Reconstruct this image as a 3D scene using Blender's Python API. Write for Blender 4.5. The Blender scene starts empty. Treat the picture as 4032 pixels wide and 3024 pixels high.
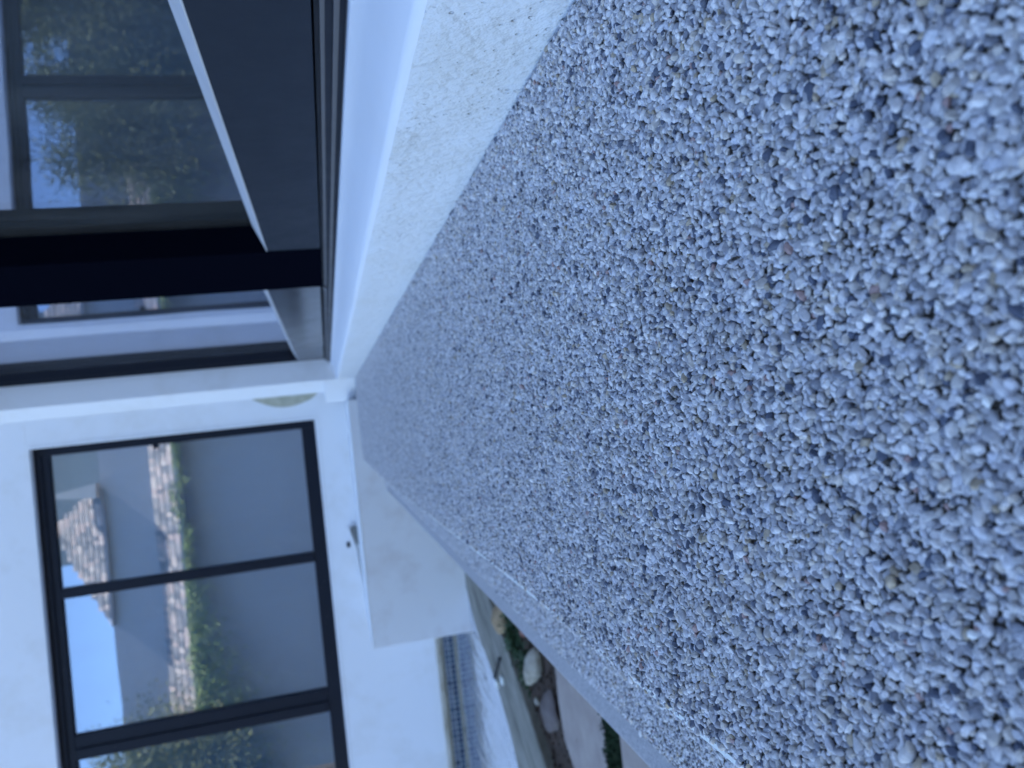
import bpy, bmesh, math, random
import numpy as np
from mathutils import Matrix, Vector, noise

# ------------------------------------------------------------------ camera, world, sun, exposure
S = bpy.context.scene
COL = S.collection
CAM_H = 0.25
cam_d = bpy.data.cameras.new('camera')
cam = bpy.data.objects.new('camera', cam_d)
COL.objects.link(cam)
S.camera = cam
FPX = 3030.0
cam_d.sensor_fit = 'HORIZONTAL'
cam_d.sensor_width = 36.0
cam_d.lens = FPX / 4032 * 36.0
cam_d.clip_start = 0.01
cam_d.clip_end = 500
# the phone was held on its side: world "up" points to the left of the picture
right = Vector((-0.1083, -0.2333, -0.9664))
up = Vector((0.9937, -0.0535, -0.0984))
back = right.cross(up).normalized()
up = back.cross(right).normalized()
right.normalize()
M = Matrix((right, up, back)).transposed().to_4x4()
M.translation = Vector((0, 0, CAM_H))
cam.matrix_world = M
cam_d.dof.use_dof = True
cam_d.dof.focus_distance = 0.58
cam_d.dof.aperture_fstop = 7.8

SUN_EL = math.radians(45)
SUN_AZ = math.radians(87)           # clockwise from +Y: over the house on the right
w = bpy.data.worlds.new('World')
S.world = w
w.use_nodes = True
nt = w.node_tree
bg = nt.nodes['Background']
sky = nt.nodes.new('ShaderNodeTexSky')
sky.sky_type = 'NISHITA'
sky.sun_disc = False
sky.sun_elevation = SUN_EL
sky.sun_rotation = SUN_AZ
sky.air_density = 1.0
sky.dust_density = 0.4
sky.ozone_density = 3.2
nt.links.new(sky.outputs[0], bg.inputs['Color'])
bg.inputs['Strength'].default_value = 0.15

sd = bpy.data.lights.new('sun', 'SUN')
sd.energy = 3.6
sd.angle = math.radians(0.5)
sd.color = (1.0, 0.94, 0.86)
sun = bpy.data.objects.new('sun', sd)
COL.objects.link(sun)
sdir = Vector((math.sin(SUN_AZ) * math.cos(SUN_EL), math.cos(SUN_AZ) * math.cos(SUN_EL), math.sin(SUN_EL)))
sun.rotation_euler = sdir.to_track_quat('Z', 'Y').to_euler()

S.view_settings.view_transform = 'Standard'
S.view_settings.look = 'None'
S.view_settings.exposure = 2.18
S.view_settings.gamma = 1
S.view_settings.use_curve_mapping = False
S.cycles.max_bounces = 10
S.cycles.diffuse_bounces = 4
S.cycles.glossy_bounces = 6
S.cycles.transparent_max_bounces = 12
S.cycles.use_denoising = True

rnd = random.Random(7)
rng = np.random.default_rng(11)

# ------------------------------------------------------------------ helpers
def mat(name, base=(.5, .5, .5), rough=.8, spec=.5, metal=0.0):
    m = bpy.data.materials.new(name)
    m.use_nodes = True
    b = m.node_tree.nodes['Principled BSDF']
    b.inputs['Base Color'].default_value = (*base, 1)
    b.inputs['Roughness'].default_value = rough
    b.inputs['Specular IOR Level'].default_value = spec
    b.inputs['Metallic'].default_value = metal
    return m, m.node_tree, b

def nd(t, typ, **kw):
    n = t.nodes.new(typ)
    for k, v in kw.items():
        if k in n.inputs.keys():
            n.inputs[k].default_value = v
        else:
            setattr(n, k, v)
    return n

def ramp(t, stops, interp='LINEAR'):
    r = t.nodes.new('ShaderNodeValToRGB')
    r.color_ramp.interpolation = interp
    e = r.color_ramp.elements
    while len(e) < len(stops):
        e.new(.5)
    for i, (p, c) in enumerate(stops):
        e[i].position = p
        e[i].color = (*c, 1) if len(c) == 3 else c
    return r

def tag(o, label=None, cat=None, group=None, kind=None):
    if label: o['label'] = label
    if cat: o['category'] = cat
    if group: o['group'] = group
    if kind: o['kind'] = kind
    return o

def empty(name, loc=(0, 0, 0)):
    o = bpy.data.objects.new(name, None)
    o.empty_display_size = .1
    COL.objects.link(o)
    o.location = loc
    return o

def link(name, me, m=None, parent=None):
    o = bpy.data.objects.new(name, me)
    if m is not None and not me.materials:
        me.materials.append(m)
    COL.objects.link(o)
    if parent is not None:
        o.parent = parent
        l = Vector((0, 0, 0))
        q = parent
        while q is not None:
            l += q.location
            q = q.parent
        o.location = -l
    return o

def add_box(bm, x0, x1, y0, y1, z0, z1):
    vs = [bm.verts.new(p) for p in ((x0, y0, z0), (x1, y0, z0), (x1, y1, z0), (x0, y1, z0), (x0, y0, z1), (x1, y0, z1), (x1, y1, z1), (x0, y1, z1))]
    for f in ((0, 3, 2, 1), (4, 5, 6, 7), (0, 1, 5, 4), (1, 2, 6, 5), (2, 3, 7, 6), (3, 0, 4, 7)):
        bm.faces.new([vs[i] for i in f])
    return vs

def add_prism(bm, pts, axis, a, b):
    """extrude a 2-D outline along an axis: axis 'y' -> pts are (x,z); 'z' -> (x,y); 'x' -> (y,z)"""
    def P(p, t):
        if axis == 'y': return (p[0], t, p[1])
        if axis == 'z': return (p[0], p[1], t)
        return (t, p[0], p[1])
    A = [bm.verts.new(P(p, a)) for p in pts]
    B = [bm.verts.new(P(p, b)) for p in pts]
    n = len(pts)
    fs = [bm.faces.new(A), bm.faces.new(B[::-1])]
    for i in range(n):
        fs.append(bm.faces.new((A[i], B[i], B[(i + 1) % n], A[(i + 1) % n])))
    bmesh.ops.recalc_face_normals(bm, faces=fs)

def fin(name, bm, m, parent=None, bevel=0, smooth=False, seg=2):
    me = bpy.data.meshes.new(name)
    bm.to_mesh(me)
    bm.free()
    o = link(name, me, m, parent)
    if smooth:
        me.polygons.foreach_set('use_smooth', [True] * len(me.polygons))
    if bevel:
        md = o.modifiers.new('bevel', 'BEVEL')
        md.width = bevel
        md.segments = seg
        md.limit_method = 'ANGLE'
        me.polygons.foreach_set('use_smooth', [True] * len(me.polygons))
        md.harden_normals = True
    return o

def box(name, m, x0, x1, y0, y1, z0, z1, parent=None, bevel=0):
    bm = bmesh.new()
    add_box(bm, x0, x1, y0, y1, z0, z1)
    return fin(name, bm, m, parent, bevel)

def leaf_mesh(name, pts, size, seed, droop=0.0):
    r = np.random.default_rng(seed)
    n = len(pts)
    a = r.normal(size=(n, 3)); a[:, 2] -= droop
    a /= np.linalg.norm(a, axis=1)[:, None]
    b = np.cross(a, r.normal(size=(n, 3))); b /= np.linalg.norm(b, axis=1)[:, None]
    s = (size * r.uniform(.6, 1.4, n))[:, None]
    V = np.empty((n, 4, 3))
    V[:, 0] = pts - a * s
    V[:, 1] = pts + b * s * .45
    V[:, 2] = pts + a * s
    V[:, 3] = pts - b * s * .45
    me = bpy.data.meshes.new(name)
    me.from_pydata(V.reshape(-1, 3).tolist(), [], [(i * 4, i * 4 + 1, i * 4 + 2, i * 4 + 3) for i in range(n)])
    return me

# ------------------------------------------------------------------ materials
def plaster(name, base, dirt=(.5, .46, .38), dirt_amt=.12, bump=.25, scale=60, rough=.75, pits=False):
    m, t, b = mat(name, base, rough, .35)
    tc = nd(t, 'ShaderNodeTexCoord')
    n1 = nd(t, 'ShaderNodeTexNoise', Scale=3.1, Detail=6.0, Roughness=.65)
    n2 = nd(t, 'ShaderNodeTexNoise', Scale=float(scale), Detail=5.0, Roughness=.6)
    n3 = nd(t, 'ShaderNodeTexNoise', Scale=float(scale * 5), Detail=3.0)
    for n in (n1, n2, n3):
        t.links.new(tc.outputs['Object'], n.inputs['Vector'])
    r = ramp(t, [(.50, (0, 0, 0)), (.78, (1, 1, 1))])
    t.links.new(n1.outputs['Fac'], r.inputs['Fac'])
    mul = nd(t, 'ShaderNodeMath', operation='MULTIPLY')
    mul.inputs[1].default_value = dirt_amt
    t.links.new(r.outputs['Color'], mul.inputs[0])
    mx = nd(t, 'ShaderNodeMix', data_type='RGBA')
    mx.inputs[6].default_value = (*base, 1)
    mx.inputs[7].default_value = (*dirt, 1)
    t.links.new(mul.outputs[0], mx.inputs[0])
    t.links.new(mx.outputs[2], b.inputs['Base Color'])
    ad = nd(t, 'ShaderNodeMath', operation='MULTIPLY_ADD')
    ad.inputs[1].default_value = .35
    t.links.new(n3.outputs['Fac'], ad.inputs[0])
    t.links.new(n2.outputs['Fac'], ad.inputs[2])
    bp = nd(t, 'ShaderNodeBump', Strength=bump, Distance=.004)
    t.links.new(ad.outputs[0], bp.inputs['Height'])
    if pits:
        bp.inputs['Distance'].default_value = .016
        vo = nd(t, 'ShaderNodeTexVoronoi', Scale=75.0)
        t.links.new(tc.outputs['Object'], vo.inputs['Vector'])
        n4 = nd(t, 'ShaderNodeTexNoise', Scale=9.0, Detail=2.0)
        t.links.new(tc.outputs['Object'], n4.inputs['Vector'])
        th = nd(t, 'ShaderNodeMath', operation='MULTIPLY_ADD')
        th.inputs[1].default_value = .9
        th.inputs[2].default_value = -.42
        t.links.new(n4.outputs['Fac'], th.inputs[0])
        df = nd(t, 'ShaderNodeMath', operation='SUBTRACT')
        t.links.new(vo.outputs['Distance'], df.inputs[0])
        t.links.new(th.outputs[0], df.inputs[1])
        rp = ramp(t, [(.0, (0, 0, 0)), (.12, (1, 1, 1))])
        t.links.new(df.outputs[0], rp.inputs['Fac'])
        b2 = nd(t, 'ShaderNodeBump', Strength=.9, Distance=.0025)
        t.links.new(rp.outputs['Color'], b2.inputs['Height'])
        t.links.new(bp.outputs[0], b2.inputs['Normal'])
        t.links.new(b2.outputs[0], b.inputs['Normal'])
        return m
    t.links.new(bp.outputs[0], b.inputs['Normal'])
    return m

M_wall = plaster('white_plaster', (.75, .77, .81), dirt_amt=.28, bump=.25)
M_plinth = plaster('rough_white_plaster', (.62, .65, .70), dirt=(.44, .43, .38), dirt_amt=.4, bump=1.0, scale=13, pits=True)
M_sill = plaster('painted_sill', (.70, .73, .80), dirt_amt=.12, bump=.10, scale=40, rough=.5)
M_block = plaster('block_plaster', (.76, .77, .80), dirt=(.48, .40, .38), dirt_amt=.45, bump=.2)
M_skylit_top = plaster('skylit_top_paint', (.85, .86, .87), dirt_amt=.1, bump=.1)  # paler than the block: skylight on its top put into the colour
M_grey = plaster('neighbour_render', (.42, .43, .45), dirt_amt=.15, bump=.1, scale=4)
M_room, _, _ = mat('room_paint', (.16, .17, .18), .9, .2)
M_curb = plaster('mortar', (.085, .07, .055), dirt_amt=.3, bump=.8, scale=300)
M_trim, _, _ = mat('pale_trim', (.80, .83, .80), .4, .5)

def metal_dark(name, base, rough, dust=True):
    m, t, b = mat(name, base, rough, .22)
    tc = nd(t, 'ShaderNodeTexCoord')
    n = nd(t, 'ShaderNodeTexNoise', Scale=7.0, Detail=5.0, Roughness=.7)
    v = nd(t, 'ShaderNodeTexVoronoi', Scale=38.0)
    t.links.new(tc.outputs['Object'], n.inputs['Vector'])
    t.links.new(tc.outputs['Object'], v.inputs['Vector'])
    rr = nd(t, 'ShaderNodeMapRange')
    rr.inputs['To Min'].default_value = rough * .7
    rr.inputs['To Max'].default_value = rough * 1.4
    t.links.new(n.outputs['Fac'], rr.inputs['Value'])
    t.links.new(rr.outputs[0], b.inputs['Roughness'])
    if dust:
        r = ramp(t, [(.0, (1, 1, 1)), (.055, (.7, .7, .7)), (.075, (0, 0, 0))])
        t.links.new(v.outputs['Distance'], r.inputs['Fac'])
        sel = nd(t, 'ShaderNodeMath', operation='GREATER_THAN')
        sel.inputs[1].default_value = .82
        sp = nd(t, 'ShaderNodeSeparateColor')
        t.links.new(v.outputs['Color'], sp.inputs[0])
        t.links.new(sp.outputs[0], sel.inputs[0])
        mu = nd(t, 'ShaderNodeMath', operation='MULTIPLY')
        t.links.new(sel.outputs[0], mu.inputs[0])
        t.links.new(r.outputs['Color'], mu.inputs[1])
        mx = nd(t, 'ShaderNodeMix', data_type='RGBA')
        mx.inputs[6].default_value = (*base, 1)
        mx.inputs[7].default_value = (.45, .45, .43, 1)
        t.links.new(mu.outputs[0], mx.inputs[0])
        t.links.new(mx.outputs[2], b.inputs['Base Color'])
    return m

M_frame = metal_dark('dark_window_frame', (.006, .009, .018), .5)
M_rail = metal_dark('dark_bottom_rail', (.006, .011, .022), .5)
M_rail2 = metal_dark('glossy_bottom_rail', (.02, .022, .03), .2, dust=False)
M_post, _, _ = mat('black_post', (.0022, .0028, .0065), .9, .0)
M_track = metal_dark('track_metal', (.10, .10, .11), .35)
M_bead = plaster('grey_glazing_bead', (.42, .43, .46), dirt=(.2, .2, .2), dirt_amt=.4, bump=.3, scale=120)

def glass(name, gloss, tint, tr=.5, gcol=(.72, .76, .90)):
    m = bpy.data.materials.new(name)
    m.use_nodes = True
    t = m.node_tree
    t.nodes.remove(t.nodes['Principled BSDF'])
    out = t.nodes['Material Output']
    g = nd(t, 'ShaderNodeBsdfGlossy', Roughness=.004)
    g.inputs['Color'].default_value = (*gcol, 1)
    tp = nd(t, 'ShaderNodeBsdfTransparent')
    tp.inputs['Color'].default_value = (*[c * tr for c in tint], 1)
    fr = nd(t, 'ShaderNodeLayerWeight', Blend=.5)
    mr = nd(t, 'ShaderNodeMapRange')
    mr.inputs['To Min'].default_value = gloss
    mr.inputs['To Max'].default_value = 1.0
    pw = nd(t, 'ShaderNodeMath', operation='POWER')
    pw.inputs[1].default_value = 4
    t.links.new(fr.outputs['Facing'], pw.inputs[0])
    t.links.new(pw.outputs[0], mr.inputs['Value'])
    # slight waviness of the panes
    tc = nd(t, 'ShaderNodeTexCoord')
    n = nd(t, 'ShaderNodeTexNoise', Scale=1.6, Detail=1.0)
    t.links.new(tc.outputs['Object'], n.inputs['Vector'])
    bp = nd(t, 'ShaderNodeBump', Strength=.02, Distance=.05)
    t.links.new(n.outputs['Fac'], bp.inputs['Height'])
    t.links.new(bp.outputs[0], g.inputs['Normal'])
    mx = nd(t, 'ShaderNodeMixShader')
    t.links.new(mr.outputs[0], mx.inputs[0])
    t.links.new(tp.outputs[0], mx.inputs[1])
    t.links.new(g.outputs[0], mx.inputs[2])
    # thin film of dust and old smears
    du = nd(t, 'ShaderNodeBsdfDiffuse')
    du.inputs['Color'].default_value = (.55, .56, .56, 1)
    mp2 = nd(t, 'ShaderNodeMapping')
    mp2.inputs['Scale'].default_value = (3, 3, .7)
    n2 = nd(t, 'ShaderNodeTexNoise', Scale=2.2, Detail=8.0, Roughness=.7)
    t.links.new(tc.outputs['Object'], mp2.inputs[0])
    t.links.new(mp2.outputs[0], n2.inputs['Vector'])
    r2_ = nd(t, 'ShaderNodeMapRange')
    r2_.inputs['From Min'].default_value = .35
    r2_.inputs['From Max'].default_value = .75
    r2_.inputs['To Min'].default_value = .015
    r2_.inputs['To Max'].default_value = .075
    t.links.new(n2.outputs['Fac'], r2_.inputs['Value'])
    m2 = nd(t, 'ShaderNodeMixShader')
    t.links.new(r2_.outputs[0], m2.inputs[0])
    t.links.new(mx.outputs[0], m2.inputs[1])
    t.links.new(du.outputs[0], m2.inputs[2])
    t.links.new(m2.outputs[0], out.inputs['Surface'])
    return m
M_glass = glass('window_glass', .27, (.72, .92, 1), .85)
M_dglass = glass('door_glass', .34, (.75, .9, 1), .8)
M_win_haze, _, _ = mat('window_haze_panel', (.28, .37, .47), .9, .1)  # for an added panel that gives the window glass its bluish haze
M_door_haze, _, _ = mat('door_haze_grey', (.14, .15, .16), .9, .1)  # for an added panel that gives the door glass a dull haze

# pebbles: one colour per stone
def pebble_mat(name, light=1.0):
    m, t, b = mat(name, (.5, .5, .5), .62, .4)
    oi = nd(t, 'ShaderNodeObjectInfo')
    stops = [(.0, (.50, .50, .50)), (.12, (.62, .61, .60)), (.24, (.40, .40, .41)), (.35, (.53, .53, .54)), (.46, (.69, .68, .66)),
             (.57, (.46, .44, .41)), (.66, (.56, .57, .60)), (.74, (.33, .33, .35)), (.81, (.57, .53, .47)), (.865, (.22, .23, .26)),
             (.925, (.085, .10, .14)), (.972, (.40, .34, .25)), (.988, (.36, .25, .23)), (.994, (.74, .73, .70))]
    stops = [(p, tuple(min(.82, c * light * k_) for c, k_ in zip(cc, (1.0, .985, 1.02)))) for p, cc in stops]
    r = ramp(t, stops, 'CONSTANT')
    t.links.new(oi.outputs['Random'], r.inputs['Fac'])
    tc = nd(t, 'ShaderNodeTexCoord')
    mp = nd(t, 'ShaderNodeVectorMath', operation='ADD')
    t.links.new(tc.outputs['Object'], mp.inputs[0])
    t.links.new(oi.outputs['Random'], mp.inputs[1])
    n = nd(t, 'ShaderNodeTexNoise', Scale=1.7, Detail=6.0, Roughness=.7)
    t.links.new(mp.outputs[0], n.inputs['Vector'])
    mr = nd(t, 'ShaderNodeMapRange')
    mr.inputs['From Min'].default_value = .3
    mr.inputs['From Max'].default_value = .7
    mr.inputs['To Min'].default_value = .72
    mr.inputs['To Max'].default_value = 1.18
    t.links.new(n.outputs['Fac'], mr.inputs['Value'])
    mx = nd(t, 'ShaderNodeVectorMath', operation='SCALE')
    t.links.new(r.outputs['Color'], mx.inputs[0])
    t.links.new(mr.outputs[0], mx.inputs['Scale'])
    t.links.new(mx.outputs[0], b.inputs['Base Color'])
    return m
M_peb = pebble_mat('washed_pebbles', 1.14)
M_peb_step = pebble_mat('step_pebbles', 1.24)

def simple_noise(name, c0, c1, scale, rough=.85, bump=.3, dist=.01, stretch=(1, 1, 1), spec=.3, rot=0):
    m, t, b = mat(name, c0, rough, spec)
    tc = nd(t, 'ShaderNodeTexCoord')
    mp = nd(t, 'ShaderNodeMapping')
    mp.vector_type = 'POINT'
    mp.inputs['Scale'].default_value = stretch
    m0 = nd(t, 'ShaderNodeMapping')
    m0.inputs['Rotation'].default_value = (0, 0, math.radians(rot))
    n = nd(t, 'ShaderNodeTexNoise', Scale=float(scale), Detail=7.0, Roughness=.65)
    t.links.new(tc.outputs['Object'], m0.inputs[0])
    t.links.new(m0.outputs[0], mp.inputs[0])
    t.links.new(mp.outputs[0], n.inputs['Vector'])
    r = ramp(t, [(.32, c0), (.68, c1)])
    t.links.new(n.outputs['Fac'], r.inputs['Fac'])
    t.links.new(r.outputs['Color'], b.inputs['Base Color'])
    bp = nd(t, 'ShaderNodeBump', Strength=bump, Distance=dist)
    t.links.new(n.outputs['Fac'], bp.inputs['Height'])
    t.links.new(bp.outputs[0], b.inputs['Normal'])
    return m

M_soil = simple_noise('soil', (.028, .019, .014), (.10, .068, .050), 14, .95, .8, .03)
M_sand = simple_noise('sandstone', (.30, .25, .225), (.40, .345, .31), 7, .85, .4, .01)
M_coping = simple_noise('weathered_coping', (.11, .105, .08), (.34, .325, .28), 9, .85, .6, .012, (2.2, .30, 1), rot=30)
M_ledge = simple_noise('pool_ledge_stone', (.30, .27, .21), (.52, .49, .43), 5, .7, .2, .01)
M_algae = simple_noise('waterline_grime', (.16, .15, .11), (.30, .28, .22), 12, .7, .3, .01)
M_cobble = simple_noise('cream_cobble', (.20, .18, .14), (.40, .37, .31), 14, .6, .15, .01)
M_cobble2 = simple_noise('tan_cobble', (.22, .15, .08), (.42, .31, .19), 14, .6, .15, .01)
M_brown = simple_noise('brown_stone', (.10, .08, .075), (.18, .15, .14), 8, .8, .3, .01)
M_terra, _, _ = mat('terracotta', (.30, .14, .10), .8)
M_moss = simple_noise('moss', (.012, .025, .012), (.035, .065, .03), 60, .95, .6, .01)
M_patch = simple_noise('bare_render', (.36, .36, .28), (.50, .49, .40), 14, .9, .4, .004)
M_grout, _, _ = mat('tile_grout', (.36, .38, .40), .8)
M_leaf = simple_noise('tree_leaf', (.13, .145, .045), (.29, .28, .10), 2.5, .6, .0)
M_ivy = simple_noise('ivy_leaf', (.18, .26, .07), (.46, .50, .16), 2.5, .6, .0)
M_gleaf, _, _ = mat('garden_leaf', (.03, .07, .025), .6)
M_bark, _, _ = mat('bark', (.10, .08, .06), .9)
M_dark, _, _ = mat('dark_socket', (.02, .022, .025), .8)
M_socket, _, _ = mat('grey_outlet', (.16, .17, .17), .8)

def tile_mat(name, stops, rough):
    m, t, b = mat(name, (.1, .1, .1), rough, .5)
    oi = nd(t, 'ShaderNodeObjectInfo')
    r = ramp(t, stops, 'LINEAR')
    t.links.new(oi.outputs['Random'], r.inputs['Fac'])
    t.links.new(r.outputs['Color'], b.inputs['Base Color'])
    return m
M_mosaic = tile_mat('blue_mosaic', [(0, (.02, .04, .08)), (.5, (.035, .07, .12)), (1, (.06, .10, .14))], .2)
M_mosaic_pale = tile_mat('grey_blue_mosaic', [(0, (.11, .14, .18)), (.5, (.14, .17, .22)), (1, (.07, .10, .15))], .2)

def shingle_mat():
    m, t, b = mat('roof_shingle', (.4, .35, .3), .85, .2)
    at = nd(t, 'ShaderNodeAttribute')
    at.attribute_name = 'tone'
    r = ramp(t, [(0, (.18, .175, .17)), (.25, (.30, .28, .26)), (.5, (.42, .37, .32)), (.75, (.58, .44, .36)), (1, (.72, .60, .48))])
    t.links.new(at.outputs['Fac'], r.inputs['Fac'])
    t.links.new(r.outputs['Color'], b.inputs['Base Color'])
    return m
M_shingle = shingle_mat()

# ------------------------------------------------------------------ ground, path, step
ground = box('garden_soil', M_soil, -14, 6, -7.5, 7.15, -1.6, -.752)
tag(ground, kind='structure')

XR, XE = .3535, -.262            # path: wall foot / free edge near the camera
YF = 6.15
def edge_x(y):                   # the free edge wanders outwards a little with distance
    return XE - .030 * min(1, max(0, (y - 1.2) / 2.2))
bm = bmesh.new()
ys = np.linspace(-.6, YF - .002, 40)
top = [bm.verts.new((XR + .02, y, -.0028)) for y in ys]
te = [bm.verts.new((edge_x(y) + .0015, y, -.0028)) for y in ys]
be = [bm.verts.new((edge_x(y) + .0015, y, -.150)) for y in ys]
bb = [bm.verts.new((XR + .02, y, -.150)) for y in ys]
for i in range(len(ys) - 1):
    for a, b_ in ((top, te), (te, be), (be, bb)):
        bm.faces.new((a[i], a[i + 1], b_[i + 1], b_[i]))
bm.faces.new((top[0], te[0], be[0], bb[0]))
bm.faces.new((top[-1], bb[-1], be[-1], te[-1]))
bmesh.ops.recalc_face_normals(bm, faces=bm.faces)
path = fin('path', bm, M_curb)
tag(path, kind='structure')

# pale edging strip along the free edge
bm = bmesh.new()
for i in range(len(ys) - 1):
    y0, y1 = ys[i], ys[i + 1]
    a0, a1 = edge_x(y0) - .0022, edge_x(y1) - .0022
    v = [bm.verts.new(p) for p in ((a0, y0, -.0275), (a1, y1, -.0275), (a1, y1, -.0004), (a0, y0, -.0004),
                                   (a0 + .0032, y0, -.0275), (a1 + .0032, y1, -.0275), (a1 + .0042, y1, -.0004), (a0 + .0042, y0, -.0004))]
    for f in ((0, 1, 2, 3), (3, 2, 6, 7), (4, 7, 6, 5)):
        bm.faces.new([v[k] for k in f])
bmesh.ops.remove_doubles(bm, verts=bm.verts, dist=1e-6)
trim = fin('edging_strip', bm, M_trim, path)

STEP_X, LIP_X = -.488, -.556
bm = bmesh.new()
add_box(bm, STEP_X, edge_x(9) - .004 + .1, -.6, YF - .002, -.60, -.1428)
step = fin('step', bm, M_curb)
tag(step, kind='structure')
M_lip = simple_noise('fine_render_edge', (.28, .28, .30), (.54, .53, .55), 230, .85, .9, .003)
bm = bmesh.new()
add_box(bm, LIP_X, STEP_X + .004, -.6, YF - .002, -.78, -.158)
lip = fin('step_edge', bm, M_lip, step, bevel=.012, seg=3)

# pebble prototypes (rounded, slightly faceted stones of unit size)
def pebble_shape(seed):
    r = random.Random(seed)
    bm = bmesh.new()
    bmesh.ops.create_icosphere(bm, subdivisions=3, radius=1)
    sc = Vector((r.uniform(1.0, 1.35), r.uniform(.82, 1.0), r.uniform(.72, .92)))
    planes = []
    for _ in range(r.randint(7, 11)):
        n = Vector((r.gauss(0, 1), r.gauss(0, 1), r.gauss(0, 1))).normalized()
        planes.append((n, r.uniform(.54, .84)))
    off = Vector((r.uniform(0, 50),) * 3)
    for v in bm.verts:
        p = v.co.copy()
        for n, d_ in planes:
            k = p.dot(n) - d_
            if k > 0:
                p -= n * k * .97
        p *= 1 + .05 * noise.noise(p * 1.6 + off) + .025 * noise.noise(p * 4 + off)
        v.co = Vector((p.x * sc.x, p.y * sc.y, p.z * sc.z))
    me = bpy.data.meshes.new('pebble')
    bm.to_mesh(me)
    bm.free()
    me.polygons.foreach_set('use_smooth', [True] * len(me.polygons))
    me.materials.append(M_peb)
    return me
NSHAPE = 14
SHAPES = [pebble_shape(100 + i) for i in range(NSHAPE)]

def scatter(x0f, x1, y0, y1, s, z, seed):
    """jittered hexagonal packing of stones; returns pos, rot, scl"""
    r = np.random.default_rng(seed)
    rows = np.arange(y0, y1, s * .866)
    P = []
    for k, y in enumerate(rows):
        x0 = x0f(y)
        xs = np.arange(x0 + (k % 2) * s * .5, x1, s)
        P.append(np.stack([xs, np.full_like(xs, y)], 1))
    P = np.concatenate(P)
    n = len(P)
    P = P + r.uniform(-.36, .36, (n, 2)) * s
    size = s * .5 * np.exp(r.normal(.16, .23, n)).clip(.70, 1.9)
    zz = z + r.normal(0, .0009, n) - (size - s * .55) * .30
    zz += np.where(r.random(n) < .12, .0014, 0)
    # slow unevenness: hollows where stones sit deeper or have come out
    ux, uy = P[:, 0], P[:, 1]
    wv = np.sin(ux * 61 + 2.1 * np.sin(uy * 23)) + np.sin(uy * 47 + 1.7 * np.sin(ux * 31 + 1)) + .7 * np.sin((ux + uy) * 113)
    zz += .00022 * wv
    pos = np.stack([P[:, 0], P[:, 1], zz], 1)
    rot = np.stack([r.normal(0, .55, n), r.normal(0, .55, n), r.uniform(0, 6.283, n)], 1)
    scl = size[:, None] * np.stack([r.uniform(.9, 1.3, n), r.uniform(.8, 1.1, n), r.uniform(.8, 1.15, n)], 1)
    return pos, rot, scl

def bulge(y):
    return max(0, 1 - abs(y - .76) / .20) ** .5
def wob(y):
    return edge_x(y) + .0022 + .0008 * math.sin(y * 19.0) - .0075 * bulge(y) * (.75 + .25 * math.sin(y * 47))
SP = .00435
p1, r1, s1 = scatter(wob, XR - .0015, .10, YF - .002, SP, -.0012, 3)
order = np.argsort(np.where(((p1[:, 1] < .24) & (p1[:, 1] > .19) & (np.abs(p1[:, 0] + .02) < .15)), 0, 1) * 10 + np.linalg.norm(p1 - np.array([-.02, .235, 0]), axis=1))
p1, r1, s1 = p1[order], r1[order], s1[order]
NPART = 296
parts = []
for i in range(NPART):
    o = bpy.data.objects.new('pebble', SHAPES[i % NSHAPE])
    o.location = p1[i]; o.rotation_euler = r1[i]; o.scale = s1[i]
    o.parent = path
    COL.objects.link(o)
    parts.append(o)

def instancer(name, pos, rot, scl, parent, m_=None):
    me = bpy.data.meshes.new(name)
    me.vertices.add(len(pos))
    me.vertices.foreach_set('co', pos.astype(np.float32).ravel())
    for nm, a in (('rot', rot), ('scl', scl)):
        at = me.attributes.new(nm, 'FLOAT_VECTOR', 'POINT')
        at.data.foreach_set('vector', a.astype(np.float32).ravel())
    at = me.attributes.new('shape', 'INT', 'POINT')
    at.data.foreach_set('value', rng.integers(0, NSHAPE, len(pos)).astype(np.int32))
    me.materials.append(M_peb)
    o = link(name, me, None, parent)
    ng = bpy.data.node_groups.new(name, 'GeometryNodeTree')
    ng.interface.new_socket('Geometry', in_out='INPUT', socket_type='NodeSocketGeometry')
    ng.interface.new_socket('Geometry', in_out='OUTPUT', socket_type='NodeSocketGeometry')
    gi = ng.nodes.new('NodeGroupInput'); go = ng.nodes.new('NodeGroupOutput')
    iop = ng.nodes.new('GeometryNodeInstanceOnPoints')
    jn = ng.nodes.new('GeometryNodeJoinGeometry')
    for k in range(NSHAPE):
        oi = ng.nodes.new('GeometryNodeObjectInfo')
        oi.transform_space = 'ORIGINAL'
        oi.inputs['Object'].default_value = parts[k]
        oi.inputs['As Instance'].default_value = True
        ng.links.new(oi.outputs['Geometry'], jn.inputs[0])
    def attr(nm, typ):
        a = ng.nodes.new('GeometryNodeInputNamedAttribute')
        a.data_type = typ
        a.inputs['Name'].default_value = nm
        return a.outputs['Attribute']
    ng.links.new(gi.outputs[0], iop.inputs['Points'])
    ng.links.new(jn.outputs[0], iop.inputs['Instance'])
    iop.inputs['Pick Instance'].default_value = True
    ng.links.new(attr('shape', 'INT'), iop.inputs['Instance Index'])
    ng.links.new(attr('rot', 'FLOAT_VECTOR'), iop.inputs['Rotation'])
    ng.links.new(attr('scl', 'FLOAT_VECTOR'), iop.inputs['Scale'])
    if m_ is not None:
        rz_ = ng.nodes.new('GeometryNodeSetMaterial')
        rz_.inputs['Material'].default_value = m_
        ng.links.new(jn.outputs[0], rz_.inputs['Geometry'])
        ng.links.new(rz_.outputs[0], iop.inputs['Instance'])
    ng.links.new(iop.outputs[0], go.inputs[0])
    o.modifiers.new('pebbles', 'NODES').node_group = ng
    o['kind'] = 'stuff'
    return o
pf, rf, sf = scatter(wob, XR + .001, .14, 1.7, .0040, -.0034, 8)
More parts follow.
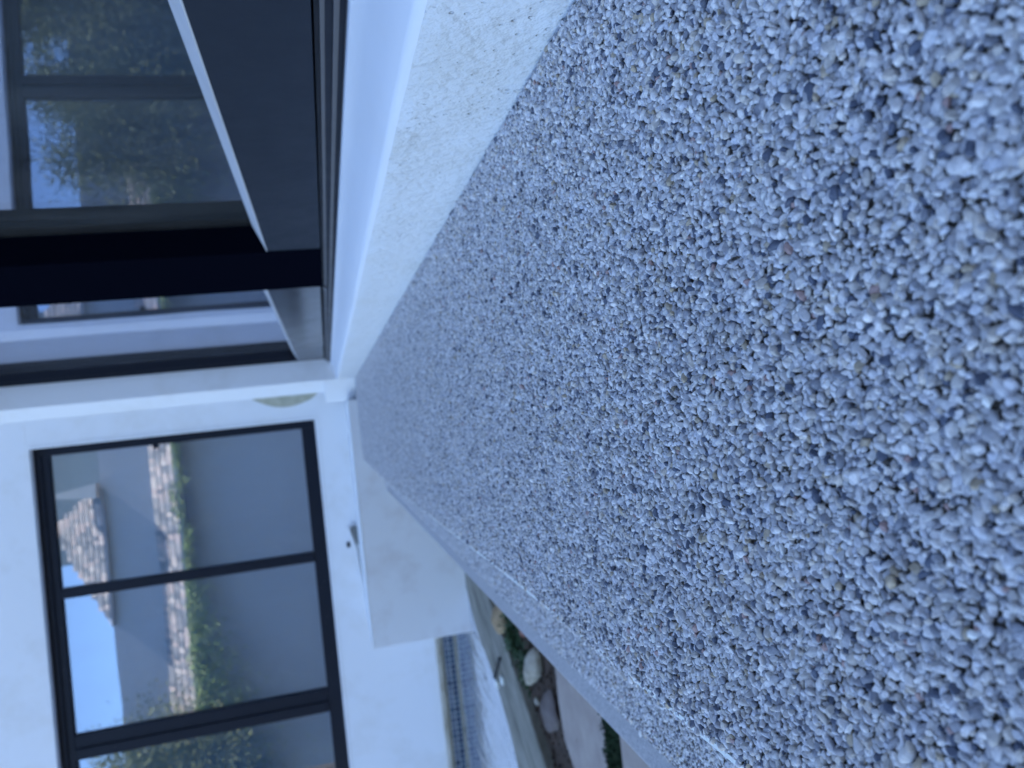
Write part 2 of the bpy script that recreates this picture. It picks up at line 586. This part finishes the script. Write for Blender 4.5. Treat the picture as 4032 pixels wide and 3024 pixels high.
instancer('washed_pebbles', np.concatenate([p1[NPART:], pf]), np.concatenate([r1[NPART:], rf]), np.concatenate([s1[NPART:], sf * .85]), path)
p2, r2, s2 = scatter(lambda y: STEP_X + .003, edge_x(9) + .03, .7, YF - .003, .0042, -.1424, 5)
s2 *= 1.02
s2[:, 2] *= .55
r2[:, :2] *= .5
p2[:, 2] = -.1424 + (p2[:, 2] + .1424) * .5
instancer('step_pebbles', p2, r2, s2, step, M_peb_step)
# a few pebbles set in the vertical face of the path edge
n3 = 5200
yy = rng.uniform(.3, 3.0, n3)
p3 = np.stack([np.array([edge_x(y) for y in yy]) - .0004, yy, rng.uniform(-.030, -.0035, n3)], 1)
r3 = rng.uniform(0, 6.28, (n3, 3))
s3 = rng.uniform(.0013, .0023, (n3, 1)) * np.ones((1, 3))
sel = np.array([bulge(v) for v in yy]) > .15
p3[:, 0] -= .003 * np.array([bulge(v) for v in yy])
instancer('edge_pebbles', p3[sel], r3[sel], s3[sel], path)

# ------------------------------------------------------------------ the white house
house = empty('white_house', (0.9, 6, -.75))
tag(house, 'white rendered house with black framed windows and a sliding door beside the pebble path', 'house')
YD0, YD1 = -.8, 6.10             # door opening along the side wall
XW = .3535
# plinth with sloping sill, as one profile with slightly wavy rough face
bm = bmesh.new()
ysp = np.linspace(-.9, 6.13, 240)
prof = [(XW, -.76), (XW, -.01), (XW, .03), (XW, .07), (XW, .11), (XW + .0005, .132), (XW + .004, .1385), (XW + .011, .1425),
        (XW + .04, .1515), (XW + .08, .1630), (.468, .1725), (.474, .1765), (.481, .1790), (.4835, .177), (.4835, -.76)]
cols = []
for y in ysp:
    c = []
    for k, (x, z) in enumerate(prof):
        dx = 0
        dz = 0
        if 1 <= k <= 7:
            dx = .0028 * noise.noise(Vector((y * 5, z * 9, 0))) + .0007 * noise.noise(Vector((y * 26, z * 40, 4)))
        if 5 <= k <= 10:
            dz = .0022 * noise.noise(Vector((y * 2.3, 3, 0))) + .0006 * noise.noise(Vector((y * 22, x * 30, 0)))
        c.append(bm.verts.new((x + dx, y, z + dz)))
    cols.append(c)
for i in range(len(cols) - 1):
    for k in range(len(prof) - 1):
        bm.faces.new((cols[i][k], cols[i + 1][k], cols[i + 1][k + 1], cols[i][k + 1])).material_index = 0 if k < 5 else 1
bmesh.ops.recalc_face_normals(bm, faces=bm.faces)
pl = fin('plinth', bm, M_plinth, house, smooth=True)
pl.data.materials.append(M_sill)
pl['label'] = 'rough white plinth with a sloping painted sill'

# side wall beyond and above the door, and behind the camera
box('side_wall', M_wall, XW + .001, .95, 6.10, 7.19, -.76, 7.4, house, bevel=.004)
box('side_wall', M_wall, XW + .001, .70, -4.2, 6.098, 2.86, 7.4, house)
box('side_wall', M_wall, XW + .001, .70, -4.2, YD0 - .02, -.76, 2.858, house)
# corner pier at the end of the path
bm = bmesh.new()
add_prism(bm, [(XW + .002, 6.11), (.190, 6.26), (.190, 6.42), (XW + .06, 6.42), (XW + .06, 6.11)], 'z', -.3, .240)
fin('pier', bm, M_wall, house, bevel=.006)
bm = bmesh.new()
add_prism(bm, [(XW + .002, 6.112), (.275, 6.235), (.275, 6.32), (XW + .06, 6.32), (XW + .06, 6.112)], 'z', .2405, 7.3)
fin('corner_strip', bm, M_wall, house, bevel=.004)

# far facade with the big window opening
WX0, WX1, WZ0, WZ1 = -3.78, .076, .356, 2.675
FY = 7.2
bm = bmesh.new()
add_box(bm, WX1, 1.0, FY, FY + .25, -.52, 9)
add_box(bm, -9.5, WX0, FY, FY + .25, -.52, 9)
add_box(bm, WX0, WX1, FY, FY + .25, -.52, WZ0)
add_box(bm, WX0, WX1, FY, FY + .25, WZ1, 9)
bmesh.ops.remove_doubles(bm, verts=bm.verts, dist=1e-5)
fin('facade_wall', bm, M_wall, house)
# raised plaster band round the opening edges (thin bright arris)
bm = bmesh.new()
add_box(bm, WX1, WX1 + .022, FY - .008, FY + .004, WZ0 - .022, WZ1)
add_box(bm, WX0, WX1 - .001, FY - .008, FY + .004, WZ0 - .022, WZ0 - .001)
fin('window_surround', bm, M_wall, house, bevel=.003)
# peeled patch of render near the corner
bm = bmesh.new()
outl = [(.349, .95), (.325, .90), (.285, .83), (.250, .76), (.222, .68), (.212, .60), (.216, .52), (.236, .44), (.262, .37), (.295, .32), (.330, .29), (.349, .28)]
c = [bm.verts.new((x, FY - .0035, z)) for x, z in outl]
d = [bm.verts.new((x, FY + .001, z)) for x, z in outl]
bm.faces.new(c)
for i in range(len(outl)):
    bm.faces.new((c[i], d[i], d[(i + 1) % len(outl)], c[(i + 1) % len(outl)]))
bmesh.ops.recalc_face_normals(bm, faces=bm.faces)
pt = fin('render_patch', bm, M_patch, house)
pt['label'] = 'olive grey patch of bare render in the corner'
box('wall_joint', M_block, .112, .345, FY - .0025, FY + .001, 2.692, 2.706, house)

# facade window
win = empty('window')
win.parent = house; win.location = Vector((-1.8, FY + .1, WZ0)) - house.location
FR0, FR1 = FY + .085, FY + .15
bm = bmesh.new()
fw = .072
add_box(bm, WX0, WX0 + fw, FR0, FR1, WZ0, WZ1)
add_box(bm, WX1 - fw, WX1, FR0, FR1, WZ0, WZ1)
add_box(bm, WX0 + fw, WX1 - fw, FR0, FR1, WZ0, WZ0 + .125)
add_box(bm, WX0 + fw, WX1 - fw, FR0, FR1, WZ1 - .12, WZ1)
fin('frame', bm, M_frame, win, bevel=.004)
box('head_profile', M_frame, WX0 + fw, WX1 - fw, FR0 - .018, FR0 - .001, WZ1 - .062, WZ1 - .04, win, bevel=.003)
box('latch', M_frame, WX1 - fw - .035, WX1 - fw + .005, FR0 - .015, FR0 + .02, 1.705, 1.735, win, bevel=.003)
MULL = [(-1.165, .085), (-2.455, .20)]
for mxc, mw in MULL:
    bm = bmesh.new()
    if mw < .1:
        add_box(bm, mxc - mw / 2, mxc + mw / 2, FR0 - .012, FR1 + .001, WZ0 + .126, WZ1 - .121)
    else:
        add_box(bm, mxc - mw / 2, mxc - .01, FR0 - .016, FR1 + .001, WZ0 + .126, WZ1 - .121)
        add_box(bm, mxc - .006, mxc + mw / 2, FR0 - .004, FR1 + .001, WZ0 + .126, WZ1 - .121)
    fin('mullion', bm, M_frame, win, bevel=.004)
edges = [WX1 - fw, -1.165 + .0425, -1.165 - .0425, -2.455 + .10, -2.455 - .10, WX0 + fw]
for k in range(3):
    xb, xa = edges[2 * k], edges[2 * k + 1]
    bm = bmesh.new()
    gy = FR0 + .034
    e = .012
    add_box(bm, xa + .0005 - e, xb - .0005 + e, gy, gy + .008, WZ0 + .125 - e, WZ1 - .12 + e)
    fin('pane', bm, M_glass, win)
# room behind
bm = bmesh.new()
add_box(bm, WX0 - .5, .9, FY + .26, FY + 3.2, -.5, 3.0)
for f in bm.faces: f.normal_flip()
for f in list(bm.faces):
    if f.calc_center_median().y < FY + .3: bm.faces.remove(f)
fin('room', bm, M_room, house)
box('window_haze_panel', M_win_haze, WX0 + .02, WX1 - .02, FY + .42, FY + .426, WZ0 - .1, WZ1 + .05, house)  # added sheet behind the panes, only there to make the glass look milky

# sliding door set back in the side wall
door = empty('sliding_door')
door.parent = house; door.location = Vector((.5, 3, .18)) - house.location
DX = .502
YP0, YP1 = 2.22, 2.86            # wide black post between the two leaves
ZB = .219
a1, a2 = .362, .398
# track
box('track', M_frame, .4845, .60, YD0, YD1 - .002, .10, .172, door)
for xx, zt, mm in ((.4865, .1795, M_track), (.4935, .186, M_frame), (.498, .193, M_track), (.503, .203, M_frame), (.506, .209, M_track)):
    box('track_rib', mm, xx, xx + .0028, YD0, YD1 - .003, .172, zt, door, bevel=.0006)
box('track_back', M_frame, .512, .60, YD0, YD1 - .003, .1725, .2155, door)
# near leaf
leaf = [(YD0 + .05, YP0, DX, M_rail, .362, .396, .575), (YP1, YD1 - .065, DX + .018, M_rail2, .412, .452, .600)]
for k, (ya, yb, xf, mr_, za, zb, xg) in enumerate(leaf):
    zb0 = ZB + (.004 if k else 0)
    bm = bmesh.new()
    add_prism(bm, [(xf, zb0), (xf, za), (xg + .01, za), (xg + .01, zb0)], 'y', ya, yb)
    r_ = fin('bottom_rail', bm, mr_, door, bevel=.0012)
    r_['label'] = 'dull black bottom rail' if k == 0 else 'glossy grey bottom rail'
    bm = bmesh.new()
    add_prism(bm, [(xf + .001, za + .0005), (xf + .001, za + .003), (xg, zb), (xg + (.10 if k == 0 else .005), zb), (xg + (.10 if k == 0 else .005), za + .0005)], 'y', ya, yb)
    fin('glazing_bead', bm, M_bead, door)
    bm = bmesh.new()
    sk = .0325 if k == 0 else 0.0         # the near leaf does not run quite parallel to its frame
    xa_, xb_ = xg + sk * (yb - ya), xg
    add_prism(bm, [(xa_, ya), (xb_, yb), (xb_ + .009, yb), (xa_ + .009, ya)], 'z', za + .001, 2.82)
    fin('pane', bm, M_dglass, door)
bm = bmesh.new()
add_box(bm, DX - .004, .60, YP0, YP0 + .24, ZB - .003, 2.84)
add_box(bm, DX - .001, .60, YP0 + .243, YP1 - .035, ZB - .003, 2.84)
add_box(bm, DX + .006, .60, YP1 - .034, YP1 - .001, ZB - .003, 2.84)
fin('post', bm, M_post, door, bevel=.003)
# far stile against the reveal
bm = bmesh.new()
add_box(bm, DX + .018, .62, YD1 - .064, YD1 - .002, .2155, 2.84)
fin('stile', bm, M_frame, door, bevel=.003)
bm = bmesh.new()
add_box(bm, DX + .04, .60, YD1 - .085, YD1 - .066, .47, 2.84)
fin('stile', bm, M_frame, door, bevel=.003)
box('bracket', M_track, .4985, .5035, YP1 - .02, YP1 + .02, .203, .2155, door, bevel=.001)
# top rail / lintel frame
box('top_rail', M_frame, DX, .60, YD0 + .05, YD1 - .07, 2.821, 2.8595, door)
# room behind the door
bm = bmesh.new()
add_box(bm, .70, 3.6, -1.0, 6.095, .10, 2.855)
for f in bm.faces: f.normal_flip()
for f in list(bm.faces):
    if f.calc_center_median().x < .71: bm.faces.remove(f)
fin('room', bm, M_room, house)

box('door_haze_panel', M_door_haze, .80, .806, YD0, YD1 - .1, .12, 2.84, house)  # added sheet behind the door panes to haze their reflections

# small drain outlet and slanting cable cover low on the facade
outlet = empty('drain_outlet', (-1.02, FY, .08))
tag(outlet, 'small grey drain outlet with a dark hole low on the white facade above the block', 'drain')
bm = bmesh.new()
add_prism(bm, [(-.935, .075), (-.925, .135), (-1.075, .098), (-1.095, .075)], 'y', FY - .05, FY - .001)
fin('outlet_body', bm, M_socket, outlet, bevel=.003)
bm = bmesh.new()
bmesh.ops.create_cone(bm, segments=20, radius1=.020, radius2=.020, depth=.012, cap_ends=True,
                      matrix=Matrix.Translation((-1.085, FY - .006, .168)) @ Matrix.Rotation(math.pi / 2, 4, 'X') @ Matrix.Diagonal((1.35, .8, 1, 1)))
fin('hole', bm, M_dark, outlet)
bm = bmesh.new()
add_prism(bm, [(-.93, .150), (-.95, .165), (-1.50, .098), (-1.50, .073), (-1.12, .099)], 'y', FY - .03, FY - .001)
cc = fin('cable_cover', bm, M_wall, outlet, bevel=.004)

# ------------------------------------------------------------------ low white block
bm = bmesh.new()
add_box(bm, -1.755, .186, YF, FY - .002, -.80, .0625)
blk = fin('low_block', bm, M_block, None, bevel=.004, seg=2)
bm = bmesh.new()
add_box(bm, -1.758, .186, YF - .003, FY - .002, .063, .0760)
fin('skylit_top', bm, M_skylit_top, blk, bevel=.006, seg=3)  # thin slab added to carry the lighter, skylit-looking top colour
tag(blk, 'low white rendered block with skylight painted into its paler top at the far end of the path', 'block')

# ------------------------------------------------------------------ pool
water_z = -.706
pw = empty('pool_wall', (-3, FY, -.6))
tag(pw, 'far pool wall with two rows of blue mosaic tiles under a tan ledge', 'pool wall')
box('wall', M_grout, -9.5, -1.2, FY - .006, FY + .2, -1.5, -.585, pw)
box('ledge', M_ledge, -9.5, -1.2, FY - .030, FY + .2, -.558, -.519, pw, bevel=.004)
box('ledge_grime', M_algae, -9.5, -1.2, FY - .016, FY + .19, -.584, -.5585, pw, bevel=.003)
TP = .0485
TS = .0200
tm = bmesh.new()
add_box(tm, -TS, TS, -.004, 0, -TS, TS)
tile_me = bpy.data.meshes.new('mosaic_tile')
tm.to_mesh(tile_me); tm.free()
tile_me.materials.append(M_mosaic)
tile_me2 = tile_me.copy(); tile_me2.materials.clear(); tile_me2.materials.append(M_mosaic_pale)
for i in range(52):
    for j in range(2):
        o = bpy.data.objects.new('mosaic_tile', tile_me2 if (j == 0 and i % 5 != 2) else tile_me)
        o.location = Vector((-1.66 - i * TP, FY - .0062 - rnd.uniform(0, .0008), -.612 - j * TP)) - Vector(pw.location)
        o.rotation_euler = (rnd.uniform(-.02, .02), 0, rnd.uniform(-.02, .02))
        o.parent = pw
        COL.objects.link(o)
box('waterline', M_algae, -9.5, -1.2, FY - .011, FY - .005, -.760, -.690, pw)

m, t, b = mat('pool_water', (.42, .46, .54), .05, .5)  # pale base colour stands in for the white wall mirrored in the water
b.inputs['IOR'].default_value = 1.33
b.inputs['Coat Weight'].default_value = 1.0
b.inputs['Coat IOR'].default_value = 1.9
b.inputs['Coat Roughness'].default_value = .02
tc = nd(t, 'ShaderNodeTexCoord')
mp = nd(t, 'ShaderNodeMapping')
mp.inputs['Rotation'].default_value = (0, 0, math.radians(28))
mp.inputs['Scale'].default_value = (3.2, .8, 1)
nn = nd(t, 'ShaderNodeTexNoise', Scale=2.6, Detail=3.0, Distortion=.6)
t.links.new(tc.outputs['Object'], mp.inputs[0])
t.links.new(mp.outputs[0], nn.inputs['Vector'])
bp = nd(t, 'ShaderNodeBump', Strength=1.0, Distance=.010)
t.links.new(nn.outputs['Fac'], bp.inputs['Height'])
t.links.new(bp.outputs[0], b.inputs['Normal'])
t.links.new(bp.outputs[0], b.inputs['Coat Normal'])
M_water = m
inner = [(-1.40, 6.149), (-1.60, 5.98), (-1.70, 5.78), (-1.80, 5.50), (-1.93, 5.19), (-2.08, 4.98), (-2.27, 4.81), (-2.8, 4.35), (-3.8, 3.5), (-5.5, 2.4)]
outer = [(-5.0, 1.6), (-3.4, 2.75), (-2.5, 3.55), (-2.13, 3.85), (-1.94, 4.05), (-1.745, 4.37), (-1.60, 4.62), (-1.48, 4.82), (-1.30, 5.2), (-1.05, 5.7), (-.85, 6.149)]
bm = bmesh.new()
vs = [bm.verts.new((x, y, water_z)) for x, y in inner] + [bm.verts.new((x, y, water_z)) for x, y in ((-9.4, 2.4), (-9.4, FY - .012), (-1.3, FY - .012))]
bm.faces.new(vs)
bmesh.ops.triangulate(bm, faces=bm.faces)
bmesh.ops.recalc_face_normals(bm, faces=bm.faces)
wtr = fin('pool_water', bm, M_water)
tag(wtr, kind='structure')
wtr.location.z = 0
if wtr.data.polygons[0].normal.z < 0: wtr.data.flip_normals()
bm = bmesh.new()
add_prism(bm, inner + outer, 'z', -.79, -.698)
cop = fin('pool_coping', bm, M_coping, None, bevel=.012, seg=2)
tag(cop, 'weathered grey stone coping curving along the near edge of the pool', 'coping')

# fitting clamped on the coping edge
clip = empty('pool_fitting', (-1.80, 5.2, -.69))
tag(clip, 'small dark rod with two white pads lying across the pool coping edge', 'pool fitting')
bm = bmesh.new()
bmesh.ops.create_cone(bm, segments=12, radius1=.011, radius2=.011, depth=.33, cap_ends=True,
                      matrix=Matrix.Translation((-1.72, 5.10, -.684)) @ Matrix.Rotation(math.radians(38), 4, 'Z') @ Matrix.Rotation(math.pi / 2, 4, 'X'))
fin('rod', bm, M_dark, clip)
for (x, y) in ((-1.855, 5.19), (-1.765, 4.985)):
    bm = bmesh.new()
    add_box(bm, x - .028, x + .022, y - .03, y + .03, -.697, -.680)
    fin('pad', bm, M_trim, clip, bevel=.004)

# ------------------------------------------------------------------ garden strip
def cobble(name, x, y, z, sx, sy, sz, rz, m, label, seed):
    bm = bmesh.new()
    bmesh.ops.create_icosphere(bm, subdivisions=4, radius=1)
    for v in bm.verts:
        p = v.co
        k = 1 + .22 * noise.noise(p * 1.1 + Vector((seed, 0, 0))) + .07 * noise.noise(p * 3 + Vector((seed, 0, 0))) + .02 * noise.noise(p * 9)
        v.co = Vector((p.x * sx * k * (1 - .12 * p.y), p.y * sy * k, p.z * sz * k))
    bmesh.ops.rotate(bm, verts=bm.verts, matrix=Matrix.Rotation(rz, 3, 'Z'))
    o = fin(name, bm, m, None, smooth=True)
    o.location = (x, y, z)
    tag(o, label, 'stone')
    return o
cobble('cobble', -1.335, 4.86, -.700, .078, .118, .062, .9, M_cobble2, 'rounded tan cobble beside the coping nearest the white block', 1)
cobble('cobble', -1.43, 4.13, -.710, .052, .135, .058, .95, M_cobble, 'long cream cobble lying on the dark soil between paving and coping', 2)
cobble('flat_stone', -1.62, 3.98, -.735, .10, .15, .035, .4, M_brown, 'flat dark brown stone half sunk in the soil beside the cream cobble', 3)
cobble('cobble', -1.655, 4.25, -.735, .022, .028, .016, 0, M_cobble, 'tiny pale pebble on the soil by the coping', 4)
cobble('terracotta_shard', -1.325, 4.44, -.740, .025, .04, .02, .2, M_terra, 'small reddish terracotta shard on the soil by the step', 5)

def paver(pts, label):
    bm = bmesh.new()
    add_prism(bm, pts, 'z', -.79, -.733)
    o = fin('paving_stone', bm, M_sand, None, bevel=.008)
    tag(o, label, 'paving stone', 'sandstone paving stones in the garden')
    return o
paver([(-.62, 3.10), (-1.35, 3.085), (-2.1, 3.12), (-2.55, 3.15), (-2.45, 3.35), (-2.0, 3.47), (-1.76, 3.62), (-1.67, 3.74), (-1.5, 3.775), (-1.2, 3.765), (-.62, 3.76)],
      'pinkish sandstone paving stone nearest the cobbles')
paver([(-.62, 2.90), (-1.30, 2.895), (-1.9, 2.90), (-2.6, 2.92), (-2.6, 1.9), (-.62, 1.9)], 'sandstone paving stone on the near side of the moss strip')
# moss between the stones
n = 9000
pp = np.stack([rng.uniform(-2.6, -.62, n), rng.uniform(2.905, 3.095, n), -.745 + np.abs(rng.normal(0, .010, n))], 1)
mo = leaf_mesh('moss', pp, .010, 4)
mo = link('moss', mo, M_moss)
tag(mo, 'strip of dark green moss growing between two paving stones', 'moss', kind='stuff')
# loose soil crumbs
def crumbs():
    bm = bmesh.new()
    for k in range(900):
        x, y = rnd.uniform(-2.4, -1.0), rnd.uniform(3.3, 5.6)
        s = rnd.uniform(.004, .016)
        bmesh.ops.create_icosphere(bm, subdivisions=1, radius=s, matrix=Matrix.Translation((x, y, -.750 + s * .2)) @ Matrix.Rotation(rnd.random() * 3, 4, 'X') @ Matrix.Diagonal((1, rnd.uniform(.6, 1.4), .7, 1)))
    return bm
so = fin('soil_crumbs', crumbs(), M_soil)
tag(so, 'dark crumbly soil clods between the coping and the paving', 'soil', kind='stuff')
def plant(x, y, r_, n, label, seed):
    q = np.random.default_rng(seed)
    p = q.normal(size=(n, 3)) * np.array([r_, r_, r_ * .35]) * .5 + np.array([x, y, -.715])
    p[:, 2] = np.maximum(p[:, 2], -.75)
    me = leaf_mesh('ground_plant', p, .016, seed)
    g_ = empty('ground_plant', (x, y, -.75))
    tag(g_, label, 'plant')
    o = link('leaves', me, M_gleaf, g_)
    o['kind'] = 'stuff'
plant(-1.40, 4.62, .12, 420, 'low dark green weed beside the tan cobble', 31)
plant(-1.50, 4.35, .11, 260, 'small green weed between the coping and the cream cobble', 32)

# ------------------------------------------------------------------ neighbour's house and trees behind the camera (seen reflected)
NY = -9.0
nb = empty('neighbour_house', (-4, NY, -.75))
tag(nb, 'grey house with tan shingle roofs across the garden reflected in the window glass', 'house')
box('wall', M_grey, -16, 3.5, NY - 3, NY, -.76, 6.5, nb)
M_rf, _, _ = mat('roof_underlay', (.12, .12, .12), .9)
def roof(name, x0, x1, ya, za, yb, zb, clip_f=None, seed=0):
    r = random.Random(seed)
    bm = bmesh.new()
    lay = bm.loops.layers.float_color.new('tone') if False else None
    L = math.hypot(yb - ya, zb - za)
    u = Vector((0, (yb - ya) / L, (zb - za) / L))
    nrm = Vector((0, -u.z, u.y))
    if nrm.z < 0: nrm = -nrm
    verts, faces, tone = [], [], []
    rows = max(1, int(L / .23))
    step_ = L / rows
    for k in range(rows):
        x = x0 - r.random() * .12
        while x < x1:
            wd = r.uniform(.09, .15)
            c = Vector((x, ya, za)) + u * (k * step_)
            if clip_f is None or clip_f(x + wd / 2, c.z + u.z * step_ * .5):
                lift = .030 + r.uniform(0, .012)
                ln = step_ * r.uniform(1.02, 1.12)
                i0 = len(verts)
                for (dx, s_, h_) in ((0, 0, lift), (wd - .008, 0, lift), (wd - .008, ln, .012), (0, ln, .012), (0, 0, 0), (wd - .008, 0, 0)):
                    verts.append(c + Vector((dx, 0, 0)) + u * s_ + nrm * h_)
                faces += [(i0, i0 + 1, i0 + 2, i0 + 3), (i0, i0 + 4, i0 + 5, i0 + 1)]
                tv = min(1, max(0, r.betavariate(1.3, 1.4)))
                tone += [tv, tv]
            x += wd
    me = bpy.data.meshes.new(name)
    me.from_pydata([tuple(v) for v in verts], [], faces)
    a = me.attributes.new('tone', 'FLOAT', 'FACE')
    a.data.foreach_set('value', tone)
    o = link(name, me, M_shingle, nb)
    o['kind'] = 'stuff'
roof('lower_roof_shingles', -16, 3.5, -8.15, 4.42, -8.98, 5.20, seed=3)
bm = bmesh.new()
add_prism(bm, [(-8.13, 4.36), (-8.13, 4.42), (NY, 5.22), (NY, 4.36)], 'x', -16, 3.5)
fin('lower_roof', bm, M_grey, nb)
def hip(x, z):
    return x > -4.75 + (z - 6.5) * 1.55 and x < -1.0 - (z - 6.5) * .6
roof('upper_roof_shingles', -5.2, -.9, -8.75, 6.50, -10.2, 8.1, hip, seed=9)
bm = bmesh.new()
add_prism(bm, [(-4.85, 6.46), (-1.0, 6.46), (-2.0, 7.95), (-2.5, 7.95)], 'y', -10.3, -8.98)
for v in bm.verts:
    v.co.y = -8.72 - (v.co.z - 6.46) * .9 if v.co.y > -9.5 else -12
fin('upper_roof', bm, M_grey, nb)
M_white, _, _ = mat('white_gable', (.72, .66, .58), .8)
M_dim = plaster('dark_render', (.24, .27, .27), dirt_amt=.2, bump=.1, scale=4)
bm = bmesh.new()
add_prism(bm, [(-1.30, 6.50), (-.86, 6.50), (-1.05, 7.62), (-1.16, 7.62)], 'y', -8.9, -8.5)
fin('gable_fin', bm, M_white, nb)
box('tall_wing', M_dim, -3.45, 4.0, NY - 5, NY - 3.5, -.7, 12.5, nb)

def tree(name, x, y, hgt, crown_c, crown_r, n, label, seed, m=M_leaf, leaf=.05):
    r = random.Random(seed)
    q = np.random.default_rng(seed)
    root = empty(name, (x, y, -.75))
    tag(root, label, 'tree')
    bm = bmesh.new()
    def limb(a, b, ra, rb):
        d_ = b - a
        mtx = Matrix.Translation((a + b) / 2) @ d_.to_track_quat('Z', 'Y').to_matrix().to_4x4()
        bmesh.ops.create_cone(bm, segments=8, radius1=ra, radius2=rb, depth=d_.length, matrix=mtx)
    base = Vector((x, y, -.76)); t1 = Vector((x + .1, y, hgt * .35))
    limb(base, t1, .16, .11)
    cc = Vector(crown_c)
    cl = []
    for k in range(16):
        dirv = Vector((r.gauss(0, 1), r.gauss(0, 1), r.gauss(0, .8))).normalized()
        e = cc + Vector((dirv.x * crown_r[0], dirv.y * crown_r[1], dirv.z * crown_r[2])) * r.uniform(.45, .95)
        mid = (t1 + e) / 2 + Vector((r.uniform(-.2, .2),) * 3)
        limb(t1, mid, .06, .035); limb(mid, e, .035, .012)
        cl.append(e)
        cl.append((mid + e) / 2)
    fin('trunk', bm, M_bark, root)
    P = []
    for e in cl:
        k = n // len(cl)
        P.append(q.normal(size=(k, 3)) * r.uniform(.3, .55) + np.array(e))
    me = leaf_mesh('crown', np.concatenate(P), leaf, seed)
    link('crown', me, m, root)
tree('garden_tree', -9.3, -7.4, 6.6, (-9.7, -7.3, 5.3), (2.5, 1.6, 2.8), 60000, 'bushy green garden tree in front of the shingle roof', 3)
tree('garden_tree', -12.6, -7.2, 8.5, (-12.9, -7.0, 5.8), (2.7, 1.8, 4.4), 70000, 'tall yellow green tree left of the bushy garden tree', 5)
# ivy hanging from the lower eave
q = np.random.default_rng(77)
P = []
x = -10.0
while x < 1.5:
    depth = .25 + max(0, (-3.2 - x)) * .30 + .35 * abs(noise.noise(Vector((x * 1.4, 0, 3))))
    topz = 4.42 + .30 * noise.noise(Vector((x * .9, 5, 0)))
    if noise.noise(Vector((x * 2.1, 9, 1))) > -.18 or x < -4.5:
        k = int(130 * min(2.0, depth))
        pz = topz - np.abs(q.normal(0, .45, k)) * depth
        P.append(np.stack([q.normal(x, .20, k), -8.02 + q.normal(0, .09, k), pz + .25 * noise.noise(Vector((x * 3, 1, 7)))], 1))
    x += .12
iv = link('ivy', leaf_mesh('ivy', np.concatenate(P), .045, 8), M_ivy)
tag(iv, 'light green ivy trailing along the eave of the neighbouring roof', 'ivy')

# gravity of the frame: nothing is animated, one frame only
S.frame_set(1)
